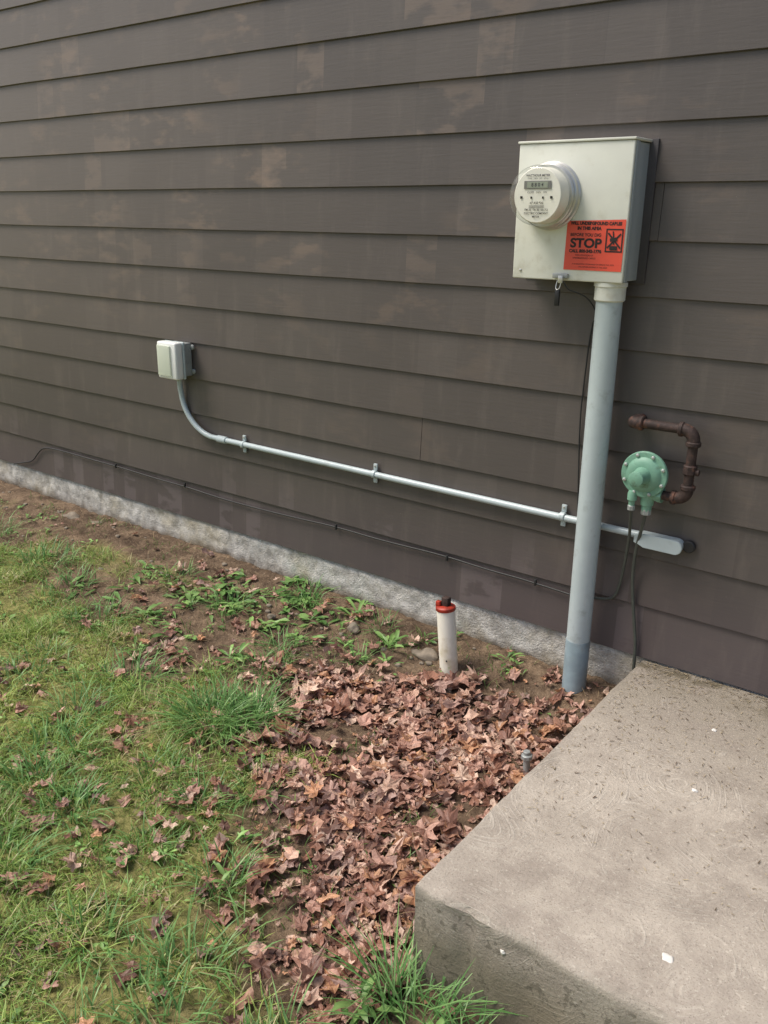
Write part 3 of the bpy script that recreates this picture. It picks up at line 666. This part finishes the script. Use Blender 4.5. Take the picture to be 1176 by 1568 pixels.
tube("tube_a",[(-.945,-.1,.745),(-.948,-.085,.70),(-.962,-.04,.62),(-.975,-.022,.52),(-.985,-.018,.44),(-1.00,-.018,.385),(-1.04,-.02,.372),(-1.07,-.03,.372)],.005,M_HOSE,pc)
tube("tube_b",[(-.905,gy_,.73),(-.912,-.07,.68),(-.935,-.04,.60),(-.945,-.024,.50),(-.935,-.02,.40),(-.918,-.02,.30),(-.905,-.02,.22),(-.905,-.02,.10)],.0055,M_HOSE,pc)

# ------------------------------------------------------------ cleanout pipe
cp=empty("cleanout_pipe"); b=Vector((-1.525,-.20,-.08)); tdir=Vector((-.10,0,1)).normalized()
revolve("white_pipe",b,tdir,[(0,.034),(.33,.034),(.335,.0325)],M_WHITE,cp,40)
revolve("red_adapter",b+tdir*.328,tdir,[(0,.0355),(.003,.037),(.012,.037),(.016,.033),(.018,.026)],M_CAPRED,cp,24)
bx=b+tdir*.352
box("square_plug",(bx.x-.012,bx.y-.012,bx.z-.010),(bx.x+.016,bx.y+.014,bx.z+.026),M_RUST,cp,.003)
box("broken_tab",(bx.x-.030,bx.y-.022,bx.z-.012),(bx.x-.012,bx.y-.004,bx.z+.010),M_CAPRED,cp,.003)
revolve("screw_hole",b+Vector((0,-.034,.14)),(0,-1,0),[(0,.004),(.001,.003)],M_CABLE,cp,10)
sb=empty("ground_stub_pipe")
cyl("stub",(-1.015,-.55,-.08),(-1.022,-.55,.055),.011,M_GALV,sb); cyl("stub_clamp",(-1.020,-.55,.028),(-1.021,-.55,.044),.018,M_GALV,sb,8)

# ------------------------------------------------------------ light
w=bpy.data.worlds.new("World"); scn.world=w; w.use_nodes=True; nt=w.node_tree
sky=nt.nodes.new("ShaderNodeTexSky"); sky.sky_type='NISHITA'; sky.sun_disc=False
el,az=math.radians(58),math.radians(236)
sky.sun_elevation=el; sky.sun_rotation=az; sky.air_density=1.0; sky.dust_density=3.5; sky.ozone_density=.5
bg=nt.nodes["Background"]; bg.inputs[1].default_value=.15; nt.links.new(sky.outputs[0],bg.inputs[0])
sd=bpy.data.lights.new("sun","SUN"); sd.energy=3.2; sd.angle=math.radians(26); sd.color=(1,.95,.87)
so=bpy.data.objects.new("sun",sd); COL.objects.link(so)
dirv=Vector((math.sin(az)*math.cos(el),math.cos(az)*math.cos(el),math.sin(el)))
so.rotation_euler=dirv.to_track_quat('Z','Y').to_euler()

# ------------------------------------------------------------ camera
th,psi,r0=[math.radians(v) for v in (18.7,37,.7)]
F=Vector((-math.sin(psi)*math.cos(th),math.cos(psi)*math.cos(th),-math.sin(th))); Rh=Vector((math.cos(psi),math.sin(psi),0)); Uh=Rh.cross(F)
R=Rh*math.cos(r0)+Uh*math.sin(r0); U=-Rh*math.sin(r0)+Uh*math.cos(r0)
cd=bpy.data.cameras.new("camera"); cd.sensor_fit='VERTICAL'; cd.sensor_height=24; cd.lens=1330/1568*24; cd.clip_end=600; cd.clip_start=.05
co=bpy.data.objects.new("camera",cd); COL.objects.link(co)
M=Matrix((R,U,-F)).transposed().to_4x4(); M.translation=Vector((0,-2.65,1.60)); co.matrix_world=M
scn.camera=co
